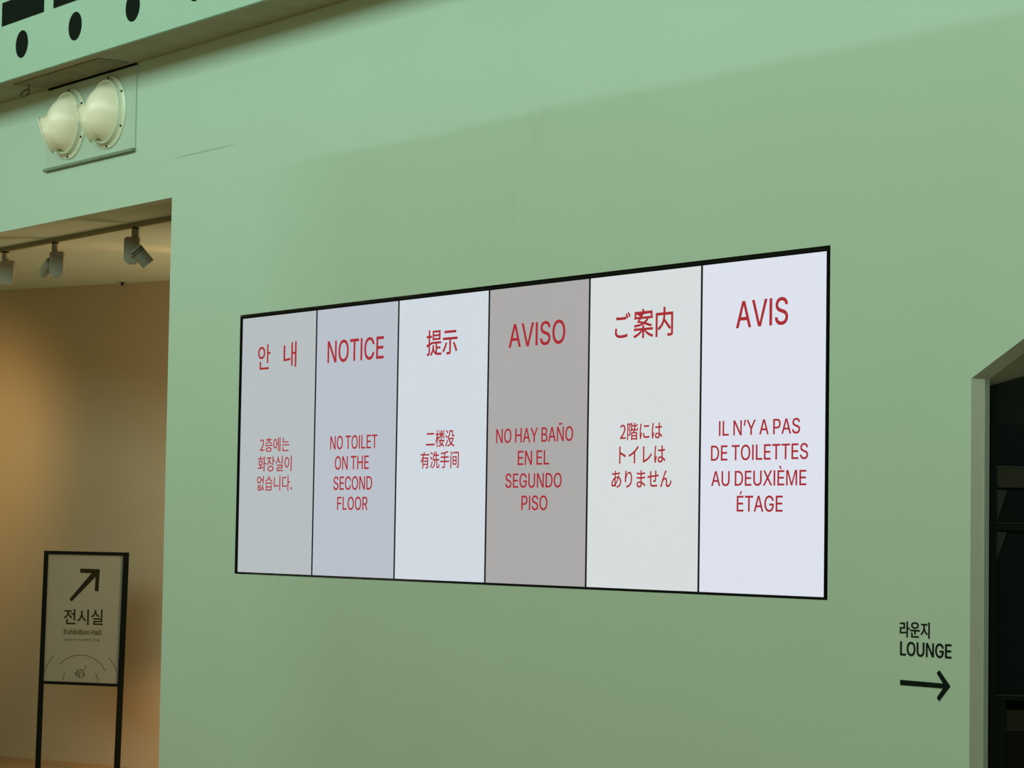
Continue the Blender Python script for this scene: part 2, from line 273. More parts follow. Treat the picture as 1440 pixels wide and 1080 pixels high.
실|322|248,290 248,126 277,126 277,290;73,0 73,-24 288,-24 288,0 101,0 101,33 277,33 277,110 72,110 72,86 248,86 248,55 73,55;100,280 100,256 94,223 78,193 52,168 20,152 34,129 83,159 115,207 146,163 195,134 209,157 177,173 152,196 135,224 129,256 129,280
안|322|106,267 73,261 47,245 29,221 23,189 29,158 47,133 73,117 106,111 139,117 165,133 182,158 188,189 182,221 165,245 139,261;106,242 127,238 145,227 156,210 160,189 156,168 145,151 127,140 106,137 84,140 67,151 56,168 51,189 56,210 67,227 84,238;234,290 234,56 263,56 263,169 310,169 310,193 263,193 263,290;66,80 66,-20 277,-20 277,4 95,4 95,80
없|322|54,104 54,-23 163,-23 163,104 136,104 136,64 81,64 81,104;81,42 136,42 136,0 81,0;104,251 126,248 142,238 154,222 158,203 154,183 142,167 126,157 104,154 82,157 65,167 54,183 50,203 54,222 65,238 82,248;224,106 224,79 221,55 210,32 192,12 167,-4 182,-26 217,-1 239,34 260,-1 296,-26 311,-4 286,11 268,31 257,54 253,79 253,106;249,290 249,215 184,215 175,240 158,259 133,271 104,276 71,270 45,255 28,232 22,203 28,173 45,150 71,135 104,130 134,134 158,146 176,166 185,191 249,191 249,122 278,122 278,290
에|322|259,290 259,-27 287,-27 287,290;89,236 106,230 119,214 127,188 130,153 127,118 119,92 106,75 89,70 72,75 59,92 51,118 48,153 51,188 59,214 72,230;89,263 61,255 40,233 26,199 21,153 26,107 40,72 61,50 89,42 115,49 136,69 150,101 156,143 196,143 196,-11 223,-11 223,283 196,283 196,166 156,166 150,207 136,237 115,256
운|322|160,282 115,277 80,264 57,244 49,218 57,191 80,171 115,159 160,154 206,159 241,171 263,191 271,218 263,244 241,264 206,277;160,258 193,255 219,247 235,235 241,218 235,201 219,189 193,181 160,178 128,181 102,189 86,201 80,218 86,235 102,247 128,255;17,129 17,105 148,105 148,41 178,41 178,105 304,105 304,129;54,72 54,-20 272,-20 272,4 83,4 83,72
이|322|248,290 248,-28 277,-28 277,290;110,265 77,257 52,235 35,200 29,155 35,109 52,74 77,52 110,44 142,52 167,74 184,109 190,155 184,200 167,235 142,257;110,239 131,233 147,216 158,190 162,155 158,120 147,93 131,76 110,70 88,76 72,93 61,120 57,155 61,190 72,216 88,233
장|322|162,90 119,86 86,75 65,56 58,32 65,7 86,-11 119,-23 162,-27 206,-23 238,-11 259,7 266,32 259,56 238,75 206,86;162,67 194,65 218,58 233,47 238,32 233,17 218,6 194,-1 162,-4 131,-1 107,6 92,17 87,32 92,47 107,58 131,65;25,266 25,242 96,242 96,230 90,197 74,168 49,144 16,127 31,104 80,134 111,182 141,140 187,113 201,136 170,152 145,173 130,200 125,230 125,242 194,242 194,266;234,290 234,99 263,99 263,185 310,185 310,209 263,209 263,290
전|322|249,289 249,202 185,202 185,178 249,178 249,57 278,57 278,289;76,78 76,-20 287,-20 287,4 105,4 105,78;28,264 28,240 98,240 98,224 92,192 76,162 51,138 19,121 34,97 82,129 113,176 143,133 189,105 204,128 173,144 149,167 133,194 127,224 127,240 197,240 197,264
지|322|248,290 248,-27 277,-27 277,290;28,257 28,233 101,233 101,193 95,152 76,112 50,79 18,57 34,34 83,75 116,138 149,80 199,41 215,64 182,86 155,116 137,153 131,193 131,233 204,233 204,257
층|322|18,129 18,105 304,105 304,129;160,78 115,75 80,65 59,48 52,26 59,3 80,-13 115,-23 160,-27 206,-23 240,-13 261,3 269,26 261,48 240,65 206,75;160,56 219,48 239,26 219,3 160,-5 102,3 81,26 102,48;47,259 47,235 145,235 135,212 111,193 76,179 34,172 43,149 114,167 160,204 179,183 207,167 240,156 278,149 287,172 245,179 210,193 186,212 176,235 275,235 275,259 175,259 175,290 146,290 146,259
화|322|114,187 148,177 161,151 148,125 114,115 80,125 67,151 80,177;114,209 84,205 60,193 45,175 40,151 44,129 56,112 75,100 99,93 99,58 14,57 18,33 112,35 216,46 214,67 129,60 129,93 153,99 172,112 184,129 189,151 183,175 168,193 144,205;232,290 232,-27 262,-27 262,131 311,131 311,155 262,155 262,290;99,289 99,251 19,251 19,228 208,228 208,251 129,251 129,289
획|322|122,207 157,199 170,180 157,160 122,153 88,160 75,180 88,199;248,289 248,77 277,77 277,289;64,62 64,39 248,39 248,-27 277,-27 277,62;107,292 107,261 29,261 29,239 215,239 215,261 137,261 137,292;23,87 119,89 224,100 222,120 137,113 137,133 162,138 181,148 193,162 197,180 192,199 177,214 153,224 122,227 91,224 67,214 52,199 47,180 51,162 63,148 82,138 107,133 107,111 19,110
₂|194|15,0 177,0 177,28 106,28 64,25 105,67 137,108 157,147 165,186 159,217 144,241 121,256 90,261 47,251 14,224 33,206 57,227 86,235 107,231 121,221 130,205 133,185 126,150 104,112 68,68 15,19
．|97|49,-5 65,2 72,20 65,37 49,44 32,37 26,20 32,2
"""
for row in GLYPH_ROWS.strip().split('\n'):
    ch, adv, cs = row.split('|')
    GLYPHS[ch] = (int(adv), [[tuple(int(v) for v in p.split(',')) for p in c.split(' ')] for c in cs.split(';')])

def text_contours(text):
    out, x = [], 0
    for ch in text:
        if ch == ' ': x += 150; continue
        a, cs = GLYPHS[ch]
        out += [[(p[0] + x, p[1]) for p in c] for c in cs]
        x += a
    return out
def fit_text(text, u0, u1, v0, v1):
    "character outlines scaled so that the line spans u0..u1; latin caps (or the whole line otherwise) span v0..v1"
    cs = text_contours(text)
    xs = [p[0] for c in cs for p in c]
    if all(ord(c) < 0x2070 for c in text):
        ys = [p[1] for c in GLYPHS['H'][1] for p in c]
    else:
        ys = [p[1] for c in cs for p in c]
    x0, x1, y0, y1 = min(xs), max(xs), min(ys), max(ys)
    return [[(u0 + (p[0]-x0) * (u1-u0) / (x1-x0), v0 + (p[1]-y0) * (v1-v0) / (y1-y0)) for p in c] for c in cs]
def wall_line(text, px0, px1, pyt, pyb, y=0.0):
    mid = (px0 + px1) / 2; my = (pyt + pyb) / 2
    return fit_text(text, on_wall(px0, my, y).x, on_wall(px1, my, y).x, on_wall(mid, pyb, y).z, on_wall(mid, pyt, y).z)
def bolder(cs, w):
    "push every outline outward by w (holes shrink)"
    if not w: return cs
    def area(c): return sum(c[i-1][0] * c[i][1] - c[i][0] * c[i-1][1] for i in range(len(c))) / 2
    big = max((area(c) for c in cs), key=abs)
    sg = 1 if big > 0 else -1
    out = []
    for c in cs:
        n = len(c); o = []
        for i in range(n):
            a, b, d = Vector(c[i-1]), Vector(c[i]), Vector(c[(i+1) % n])
            e1, e2 = (b - a), (d - b)
            if e1.length < 1e-9 or e2.length < 1e-9: o.append(c[i]); continue
            e1.normalize(); e2.normalize()
            n1 = Vector((e1.y, -e1.x)) * sg; n2 = Vector((e2.y, -e2.x)) * sg
            k = (n1 + n2); l = k.length
            k = n1 if l < 0.5 else k * (2 / (l * l))
            if k.length > 1.6: k = k.normalized() * 1.6
            o.append((b.x + k.x * w, b.y + k.y * w))
        out.append(o)
    return out
def shift(cs, dx, dz):
    return [[(p[0] - dx, p[1] - dz) for p in c] for c in cs]

# ------------------------------------------------------------------ materials
def wall_paint():
    mt = mat('mint_wall_paint', (0.40, 0.62, 0.46), 0.75, 0, 0.25, 0.0, 3, 0.05, 90)
    nt = mt.node_tree; b = nt.nodes['Principled BSDF']; L = nt.links.new
    geo = nt.nodes.new('ShaderNodeNewGeometry'); sep = nt.nodes.new('ShaderNodeSeparateXYZ')
    L(geo.outputs['Position'], sep.inputs['Vector'])
    def math_(op, a, b_=None, clamp=False):
        n = nt.nodes.new('ShaderNodeMath'); n.operation = op; n.use_clamp = clamp
        for i, v in enumerate((a, b_)):
            if v is None: continue
            if isinstance(v, (int, float)): n.inputs[i].default_value = v
            else: L(v, n.inputs[i])
        return n.outputs[0]
    def noise(scale, detail=3, stretch=None):
        n = nt.nodes.new('ShaderNodeTexNoise'); n.inputs['Scale'].default_value = scale; n.inputs['Detail'].default_value = detail
        if stretch:
            mp = nt.nodes.new('ShaderNodeMapping'); mp.inputs['Scale'].default_value = stretch
            L(geo.outputs['Position'], mp.inputs['Vector']); L(mp.outputs['Vector'], n.inputs['Vector'])
        else: L(geo.outputs['Position'], n.inputs['Vector'])
        return n.outputs['Fac']
    x, z = sep.outputs['X'], sep.outputs['Z']
    # repaint edge: the lower coat stops at 3.31 m, rolled a little unevenly
    wob = math_('MULTIPLY', math_('SUBTRACT', noise(2.2), 0.5), 0.05)
    edge = math_('MULTIPLY', math_('SUBTRACT', math_('ADD', z, wob), 3.31), 28.0)
    edge = math_('ADD', edge, 0.5, True)
    below_x = math_('MULTIPLY', math_('SUBTRACT', x, 0.1), 1.2, True)
    upper = math_('SUBTRACT', 1.0, math_('MULTIPLY', math_('SUBTRACT', 1.0, edge), below_x))
    mx = nt.nodes.new('ShaderNodeMix'); mx.data_type = 'RGBA'
    mx.inputs['A'].default_value = (*WALL_LOW, 1); mx.inputs['B'].default_value = (*WALL_UP, 1)
    L(upper, mx.inputs['Factor'])
    # mottling, smears and the open joint at the left end
    def blot(cx, cz, rx, rz, amp):
        dx = math_('DIVIDE', math_('SUBTRACT', x, cx), rx); dz = math_('DIVIDE', math_('SUBTRACT', z, cz), rz)
        d = math_('ADD', math_('MULTIPLY', dx, dx), math_('MULTIPLY', dz, dz))
        g = math_('SUBTRACT', 1.0, d, True)
        k = math_('MULTIPLY', math_('SUBTRACT', noise(14, 4, (1.5, 1, 0.6)), 0.42), 3.0, True)
        return math_('MULTIPLY', math_('MULTIPLY', g, k), amp)
    dark = blot(2.40, 3.24, 0.13, 0.16, 0.07)
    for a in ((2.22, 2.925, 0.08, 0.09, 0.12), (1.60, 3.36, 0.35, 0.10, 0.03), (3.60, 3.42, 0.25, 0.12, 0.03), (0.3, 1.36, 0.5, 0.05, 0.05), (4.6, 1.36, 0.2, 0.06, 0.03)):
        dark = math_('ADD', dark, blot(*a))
    jz = math_('ABSOLUTE', math_('SUBTRACT', math_('ADD', z, math_('MULTIPLY', wob, 0.2)), 3.459))
    joint = math_('SUBTRACT', 1.0, math_('DIVIDE', jz, 0.006), True)
    gate = math_('MULTIPLY', math_('MULTIPLY', math_('SUBTRACT', x, -0.75), 6.0, True), math_('MULTIPLY', math_('SUBTRACT', 0.0, x), 4.0, True))
    dark = math_('ADD', dark, math_('MULTIPLY', math_('MULTIPLY', joint, gate), 0.35))
    mot = math_('ADD', 0.97, math_('MULTIPLY', noise(1.6, 3), 0.06))
    fac = math_('MULTIPLY', mot, math_('SUBTRACT', 1.0, dark))
    sc = nt.nodes.new('ShaderNodeVectorMath'); sc.operation = 'SCALE'
    L(mx.outputs['Result'], sc.inputs[0]); L(fac, sc.inputs['Scale'])
    L(sc.outputs['Vector'], b.inputs['Base Color'])
    return mt

WALL_UP = (0.44, 0.62, 0.50)
WALL_LOW = (0.40, 0.548, 0.425)
M_wall = wall_paint()
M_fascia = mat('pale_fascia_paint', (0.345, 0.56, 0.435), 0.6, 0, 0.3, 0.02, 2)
M_white = mat('pale_ceiling_paint', (0.47, 0.57, 0.50), 0.8, 0, 0.25, 0.03, 3)
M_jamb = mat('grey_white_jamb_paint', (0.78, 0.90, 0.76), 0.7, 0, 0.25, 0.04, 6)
M_room = mat('room_plaster', (0.46, 0.385, 0.265), 0.85, 0, 0.2, 0.03, 1.5)
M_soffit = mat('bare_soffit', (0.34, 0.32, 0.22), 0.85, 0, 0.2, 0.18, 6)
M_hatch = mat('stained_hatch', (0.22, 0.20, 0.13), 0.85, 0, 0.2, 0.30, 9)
M_floor = mat('brown_floor', (0.34, 0.23, 0.11), 0.45, 0, 0.4, 0.10, 3)
M_vinyl = mat('black_vinyl', (0.005, 0.011, 0.008), 0.8, 0, 0.05, 0.05)
M_black = mat('black_metal', (0.004, 0.006, 0.004), 0.7, 0, 0.05, 0.05)
M_bezel = mat('charcoal_bezel', (0.012, 0.013, 0.013), 0.7, 0, 0.08, 0.05)
M_alu = mat('grey_metal_edge', (0.30, 0.36, 0.30), 0.5, 0.2, 0.4, 0.05)
M_vent = mat('cream_enamel', (0.86, 0.84, 0.64), 0.32, 0, 0.5, 0.02, 5)
M_flange = mat('pale_green_enamel', (0.68, 0.78, 0.60), 0.35, 0, 0.5, 0.02, 5)
M_panel = mat('mint_vent_panel', (0.42, 0.58, 0.47), 0.6, 0, 0.3, 0.03, 5)
M_lamp = mat('grey_lamp_enamel', (0.19, 0.20, 0.145), 0.5, 0, 0.35, 0.04)
M_track = mat('olive_grey_track', (0.20, 0.20, 0.12), 0.6, 0, 0.3, 0.05)
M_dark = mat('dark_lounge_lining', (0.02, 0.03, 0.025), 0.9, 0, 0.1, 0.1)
M_band = mat('reflection_band', (0.022, 0.024, 0.014), 0.7, 0, 0.05, 0.1)  # olive of the reflection in the glass
M_sheen = mat('dark_grey_sheen', (0.020, 0.026, 0.022), 0.7, 0, 0.05, 0.08)  # lighter grey for painted reflections and edge highlights
M_poster = mat('pale_poster_sheet', (0.205, 0.21, 0.17), 0.35, 0, 0.4, 0.05, 7, 0.35, 9)
M_ink = mat('olive_black_ink', (0.016, 0.016, 0.007), 0.8, 0, 0.05, 0.05)
M_ink2 = mat('faded_olive_ink', (0.065, 0.068, 0.038), 0.8, 0, 0.05, 0.05)
M_red = glow('lit_red_lettering', lin((165, 28, 44)), 1.0)

# ------------------------------------------------------------------ setting
T = 0.08
HEAD = 3.262                          # head of the left opening and ceiling of the room behind
JX, JZ = on_wall(1366, 532).x, on_wall(1366, 532).z       # top left corner of the right doorway
SL = (on_wall(1440, 476).z - JZ) / (on_wall(1440, 476).x - JX)
NX0, NX1, NZ0, NZ1 = -0.012, 4.122, 1.393, 2.626          # hole for the displays
front = [[(-9, -0.02), (-9, 6.5), (9, 6.5), (9, -0.02), (7.2, -0.02), (7.2, JZ + 1.0 * SL), (JX + 1.0 * SL / SL, JZ + 1.0 * SL),
          (JX, JZ), (JX, -0.02), (-0.731, -0.02), (-0.731, HEAD), (-4.6, HEAD), (-4.6, -0.02)],
         [(NX0, NZ0), (NX1, NZ0), (NX1, NZ1), (NX0, NZ1)]]
wall = struct(sheet('wall_front', front, T, M_wall, M=Matrix.Translation((0, T, 0))))
# the returns of the doorway are bare greyish white
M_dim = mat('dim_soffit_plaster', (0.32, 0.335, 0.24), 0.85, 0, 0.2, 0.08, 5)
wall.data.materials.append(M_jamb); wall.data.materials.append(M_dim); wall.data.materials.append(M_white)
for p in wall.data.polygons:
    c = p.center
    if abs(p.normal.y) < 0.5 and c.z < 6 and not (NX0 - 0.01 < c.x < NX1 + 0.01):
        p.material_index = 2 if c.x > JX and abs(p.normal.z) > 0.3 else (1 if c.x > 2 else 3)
# deep soffit above the doorway, following the sloping edge
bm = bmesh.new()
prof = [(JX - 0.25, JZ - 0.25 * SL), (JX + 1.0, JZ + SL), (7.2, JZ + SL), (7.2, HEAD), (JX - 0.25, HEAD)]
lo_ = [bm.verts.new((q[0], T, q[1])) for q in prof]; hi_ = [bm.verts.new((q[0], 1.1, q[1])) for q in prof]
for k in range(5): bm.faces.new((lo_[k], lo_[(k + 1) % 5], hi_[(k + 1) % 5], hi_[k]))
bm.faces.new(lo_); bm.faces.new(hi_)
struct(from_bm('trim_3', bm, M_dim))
box_b = (JX - 0.002, JX + 0.003, T - 0.018, T + 0.002, 0, JZ)
struct(box_obj('trim_4', box_b, M_alu))

struct(box_obj('floor', (-9, 12, -9, 7, -0.05, 0), M_floor))
struct(box_obj('ceiling', (-9, 9, T, 7, HEAD, HEAD + 0.1), M_white))
# room behind the left opening: slanting rear wall, ends
P0 = Vector((-5.234, 1.86)); D0 = Vector((0.945, 0.326)).normalized()
bm = bmesh.new()
a = P0 - D0 * 4.0; b = P0 + D0 * 7.2; nrm = Vector((-D0.y, D0.x)) * 0.1
vs = []
for z in (0, HEAD):
    vs.append([bm.verts.new((q.x, q.y, z)) for q in (a, b, b + nrm, a + nrm)])
for k in range(4):
    bm.faces.new((vs[0][k], vs[0][(k + 1) % 4], vs[1][(k + 1) % 4], vs[1][k]))
bm.faces.new(vs[0]); bm.faces.new(vs[1])
struct(from_bm('wall_rear', bm, M_room))
struct(box_obj('wall_left', (-9.1, -9.0, T, 7, 0, HEAD), M_room))
struct(box_obj('wall_middle', (1.4, 1.5, T, 7, 0, HEAD), M_room))
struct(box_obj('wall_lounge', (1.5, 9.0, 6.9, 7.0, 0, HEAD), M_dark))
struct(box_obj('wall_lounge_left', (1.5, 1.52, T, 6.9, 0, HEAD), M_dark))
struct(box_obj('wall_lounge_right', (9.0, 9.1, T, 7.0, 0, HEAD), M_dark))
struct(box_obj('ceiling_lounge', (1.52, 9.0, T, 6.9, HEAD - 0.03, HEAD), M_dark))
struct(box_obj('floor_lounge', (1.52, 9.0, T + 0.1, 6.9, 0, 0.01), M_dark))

# fascia above the wall, with its row of black shapes
FZ = 4.0; FY = -0.30
fas = struct(box_obj('trim_1', (-9, 9, FY, FY + 0.02, FZ, 6.0), M_fascia, bevel=0.002))
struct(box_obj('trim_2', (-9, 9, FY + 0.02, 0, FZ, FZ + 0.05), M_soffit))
for i in range(4):
    cx = -1.898 + 0.639 * i
    if i < 2:
        sheet('black_rectangle', [[(cx - 0.261, 4.305), (cx + 0.261, 4.305), (cx + 0.261, 4.434), (cx - 0.261, 4.434)]], 0.003, M_vinyl, fas, M=Matrix.Translation((0, FY, 0)))
    sheet('black_disc', [[(cx + 0.0735 * math.cos(2*math.pi*k/48), 4.172 + 0.0735 * math.sin(2*math.pi*k/48)) for k in range(48)]], 0.003, M_vinyl, fas, M=Matrix.Translation((0, FY, 0)))
struct(box_obj('trim_6', (-2.17, -1.137, -0.014, 0.0, 3.990, FZ), M_black))
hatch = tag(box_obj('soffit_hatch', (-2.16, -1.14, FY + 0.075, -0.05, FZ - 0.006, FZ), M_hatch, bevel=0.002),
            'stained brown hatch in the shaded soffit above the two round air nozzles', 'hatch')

# ------------------------------------------------------------------ displays
W6 = 4.104 / 6
panels = [
 ('Korean', (180, 187, 190), 'leftmost lit display of the row, red Korean notice on pale grey green',
  [('안', 362.6, 379.7, 484.8, 519.5), ('내', 398.5, 416.4, 480.9, 516.3)],
  [('₂층에는', 365.4, 406.4, 615.3, 635.2), ('화장실이', 362.2, 409.6, 641.4, 662.9), ('없습니다．', 361, 410, 668.9, 690)]),
 ('English', (183, 190, 201), 'lit display headed NOTICE in red, second from the left in the row',
  [('NOTICE', 460.6, 539, 476.5, 507)],
  [('NO TOILET', 464.2, 529.9, 612.3, 631), ('ON THE', 470.6, 518, 641.2, 659.9), ('SECOND', 468.6, 522.7, 670, 688.6), ('FLOOR', 473.8, 516.4, 698.7, 716.9)]),
 ('Chinese', (207, 215, 224), 'bluish white lit display with a red Chinese notice, left of the grey one',
  [('提示', 599.6, 642.6, 463, 499)],
  [('二楼没', 598.8, 638.7, 604.8, 628.4), ('有洗手间', 590.9, 644.6, 634.8, 658.4)]),
 ('Spanish', (169, 166, 167), 'dim grey lit display headed AVISO, darkest of the six',
  [('AVISO', 715.4, 794.2, 453, 485.5)],
  [('NO HAY BAÑO', 697.5, 805.4, 601.5, 621.5), ('EN EL', 727.9, 771.7, 633.6, 653.5), ('SEGUNDO', 710.4, 789.2, 665.6, 685.6), ('PISO', 732.9, 769.2, 697, 717.2)]),
 ('Japanese', (213, 219, 219), 'white lit display with a red Japanese notice, right of the grey one',
  [('ご', 864.6, 885.8, 440, 475), ('案内', 890.8, 945.8, 433, 474)],
  [('₂階には', 871.7, 930.8, 594, 618.5), ('トイレは', 870.4, 935, 627, 651.2), ('ありません', 859.6, 943.8, 661.5, 685.6)]),
 ('French', (219, 224, 236), 'rightmost and brightest lit display, headed AVIS with four French lines',
  [('AVIS', 1035, 1107.5, 421, 458.3)],
  [('IL N’Y A PAS', 1010.8, 1124.6, 590, 611), ('DE TOILETTES', 999.6, 1135.8, 625, 646.5), ('AU DEUXIÈME', 1000, 1133.3, 661.8, 682.8), ('ÉTAGE', 1035.8, 1100, 697.2, 719.4)]),
]
CJK_BOLD = 1.0
SY = 0.004                          # screens sit a hair behind the wall face
for i, (lang, rgb, label, head, body) in enumerate(panels):
    x0 = i * W6; zc0 = 1.40; ori = (x0 + W6 / 2, SY, zc0)
    t = thing('notice_display', ori, label, 'display screen', 'row of six upright notice displays on the green wall')
    g = 0.0045
    bz = [[(-W6/2 + .0004, 0), (W6/2 - .0004, 0), (W6/2 - .0004, 1.21), (-W6/2 + .0004, 1.21)], [(-W6/2 + g, .003), (W6/2 - g, .003), (W6/2 - g, 1.207), (-W6/2 + g, 1.207)]]
    sheet('bezel', bz, 0.05, M_bezel, t, M=Matrix.Translation((0, 0.05, 0)))
    box_obj('screen', (-W6/2 + g, W6/2 - g, 0.002, 0.045, .003, 1.207), glow('lit_screen_' + lang.lower(), lin(rgb)), t)
    for nm, lines, off in (('heading', head, 0.0010), ('message_line', body, 0.0005)):
        for ln in lines:
            latin = all(ord(c) < 0x2070 for c in ln[0])
            cs = bolder(wall_line(*ln, y=SY), off if latin else (CJK_BOLD if lang != 'Korean' else 0.4) * off)
            sheet(nm, shift(cs, ori[0], zc0), 0.001, M_red, t, M=Matrix.Translation((0, 0.002, 0)))

tl, tr, br, bl = on_wall(338.8, 445.8), on_wall(1165, 347), on_wall(1160.7, 843.3), on_wall(330.3, 806)
fr_out = [(bl.x, bl.z), (br.x, br.z), (tr.x, tr.z), (tl.x, tl.z)]
fr = sheet('display_frame', [fr_out, [(-0.001, 1.399), (4.105, 1.399), (4.105, 2.611), (-0.001, 2.611)]], 0.03, M_black, M=Matrix.Translation((0, 0.028, 0)))
tag(fr, 'thin black frame around the row of six lit displays', 'frame')

# ------------------------------------------------------------------ lounge lettering
ls = thing('wall_sign', (4.6, 0, 1.08), 'black Korean and English lounge lettering with a right arrow on the green wall', 'sign')
def wall_px(pts): return [(on_wall(*p).x - 4.6, on_wall(*p).z - 1.08) for p in pts]
sheet('korean_lettering', shift(bolder(wall_line('라운지', 1266, 1307.4, 874.4, 896.8), 0.0005), 4.6, 1.08), 0.002, M_vinyl, ls)
sheet('english_lettering', shift(bolder(wall_line('LOUNGE', 1266.4, 1337.9, 904.2, 923.5), 0.0007), 4.6, 1.08), 0.002, M_vinyl, ls)
z_ = lambda a, b: (1240 + a / 7.2, 850 + b / 7.2)
sheet('arrow', [wall_px([z_(190, 763), z_(622, 800), z_(560, 695), z_(585, 666), z_(696, 831), z_(583, 980), z_(560, 943), z_(622, 850), z_(190, 815)])], 0.002, M_vinyl, ls)

# ------------------------------------------------------------------ vents
vp = thing('vent_panel', (-1.6665, 0, 3.547), 'square mint panel on the wall carrying two round cream air nozzles', 'panel')
box_obj('face_plate', (-0.5295, 0.5295, -0.008, 0.0, 0.010, 0.442), M_panel, vp, 0.0015)
struct(box_obj('trim_5', (-2.196, -1.137, -0.022, 0.0, 3.541, 3.557), mat('dull_green_lip', (0.17, 0.25, 0.18), 0.7, 0, 0.2, 0.05), None, 0.002))
def seat_on_panel(bm):
    for v in bm.verts:
        if v.co.y > -0.001: v.co.y = -0.001
def nozzle(x, z, label):
    t = thing('air_nozzle', (x, -0.008, z), label, 'air vent', 'round cream air nozzles on the mint panel')
    out = Vector((0, -1, 0))
    bm = bmesh.new()
    lathe(bm, [(0.140, 0.0), (0.192, 0.0), (0.193, 0.005), (0.188, 0.010), (0.176, 0.013), (0.172, 0.018), (0.169, 0.036), (0.164, 0.040), (0.158, 0.036), (0.150, 0.010)], axis_matrix((0, 0, 0), out), 64, True)
    from_bm('flange', bm, M_flange, t, smooth=True)
    al = math.radians(21); ps = math.radians(38); ax = Vector((-math.sin(ps) * math.cos(al), -math.cos(ps) * math.cos(al), -math.sin(al)))
    B = Vector((0, 0.030, 0)); R_ = 0.160
    bm = bmesh.new()
    prof = []
    for k in range(17):
        a = math.radians(140) - (math.radians(140) - math.asin(0.095 / R_)) * k / 16
        prof.append((R_ * math.sin(a), R_ * math.cos(a)))
    # a faint raised band around the ball
    lathe(bm, prof, axis_matrix(B, ax), 64)
    seat_on_panel(bm)
    from_bm('ball', bm, M_vent, t, smooth=True)
    bm = bmesh.new()
    h0 = math.sqrt(R_ * R_ - 0.095 ** 2)
    lathe(bm, [(0.086, h0 - 0.01), (0.097, h0 - 0.003), (0.099, h0 + 0.002), (0.097, h0 + 0.005), (0.098, h0 + 0.036), (0.105, h0 + 0.040), (0.105, h0 + 0.044), (0.095, h0 + 0.044), (0.088, h0 + 0.025)], axis_matrix(B, ax), 64, True)
    seat_on_panel(bm)
    from_bm('nozzle_collar', bm, M_vent, t, smooth=True)
    bm = bmesh.new(); lathe(bm, [(0.0, h0 - 0.004), (0.089, h0 - 0.004)], axis_matrix(B, ax), 48); seat_on_panel(bm)
    from_bm('throat', bm, M_black, t)
    for k in range(6):
        a = math.radians(30 + 60 * k)
        bm = bmesh.new()
        lathe(bm, [(0, 0.016), (0.005, 0.016), (0.006, 0.012), (0.006, 0.008)], axis_matrix((0.181 * math.cos(a), 0, 0.181 * math.sin(a)), out), 12)
        from_bm('screw', bm, M_black, t)
    return t
nozzle(on_wall(99, 174, -0.008).x, on_wall(99, 174, -0.008).z, 'left cream round air nozzle pointing outward from the mint panel')
nozzle(on_wall(154, 158, -0.008).x, on_wall(154, 158, -0.008).z, 'right cream round air nozzle on the mint panel, nearer the long green wall')
# dark hook under the fascia
bm = bmesh.new()
def tube(bm, pts, rad, seg=8):
    prev = None
    for i, p in enumerate(pts):
        p = Vector(p); d = (Vector(pts[min(i+1, len(pts)-1)]) - Vector(pts[max(i-1, 0)])).normalized()
        M = axis_matrix(p, d)
        ring = [bm.verts.new(M @ Vector((rad*math.cos(2*math.pi*k/seg), rad*math.sin(2*math.pi*k/seg), 0))) for k in range(seg)]
        if prev:
            for k in range(seg): bm.faces.new((prev[k], prev[(k+1)%seg], ring[(k+1)%seg], ring[k]))
        else: bm.faces.new(ring)
        prev = ring
    bm.faces.new(prev)
tube(bm, [(0.03, 0, 0.03), (0.03, 0, 0.0), (0.028, 0.0, -0.03)], 0.004)
tube(bm, [(0.03, 0, -0.01)] + [(-0.02 + 0.05*math.cos(a), 0.01*math.sin(a), -0.014 + 0.022*math.sin(a)) for a in [math.radians(20 + 32*k) for k in range(11)]], 0.004)
hk = from_bm('ceiling_hook', bm, mat('dull_wire', (0.05, 0.045, 0.03), 0.7, 0, 0.2, 0.1), loc=(-2.13, -0.16, 3.97), smooth=True)
tag(hk, 'small dark wire hook under the fascia, left of the round air nozzles', 'hook')

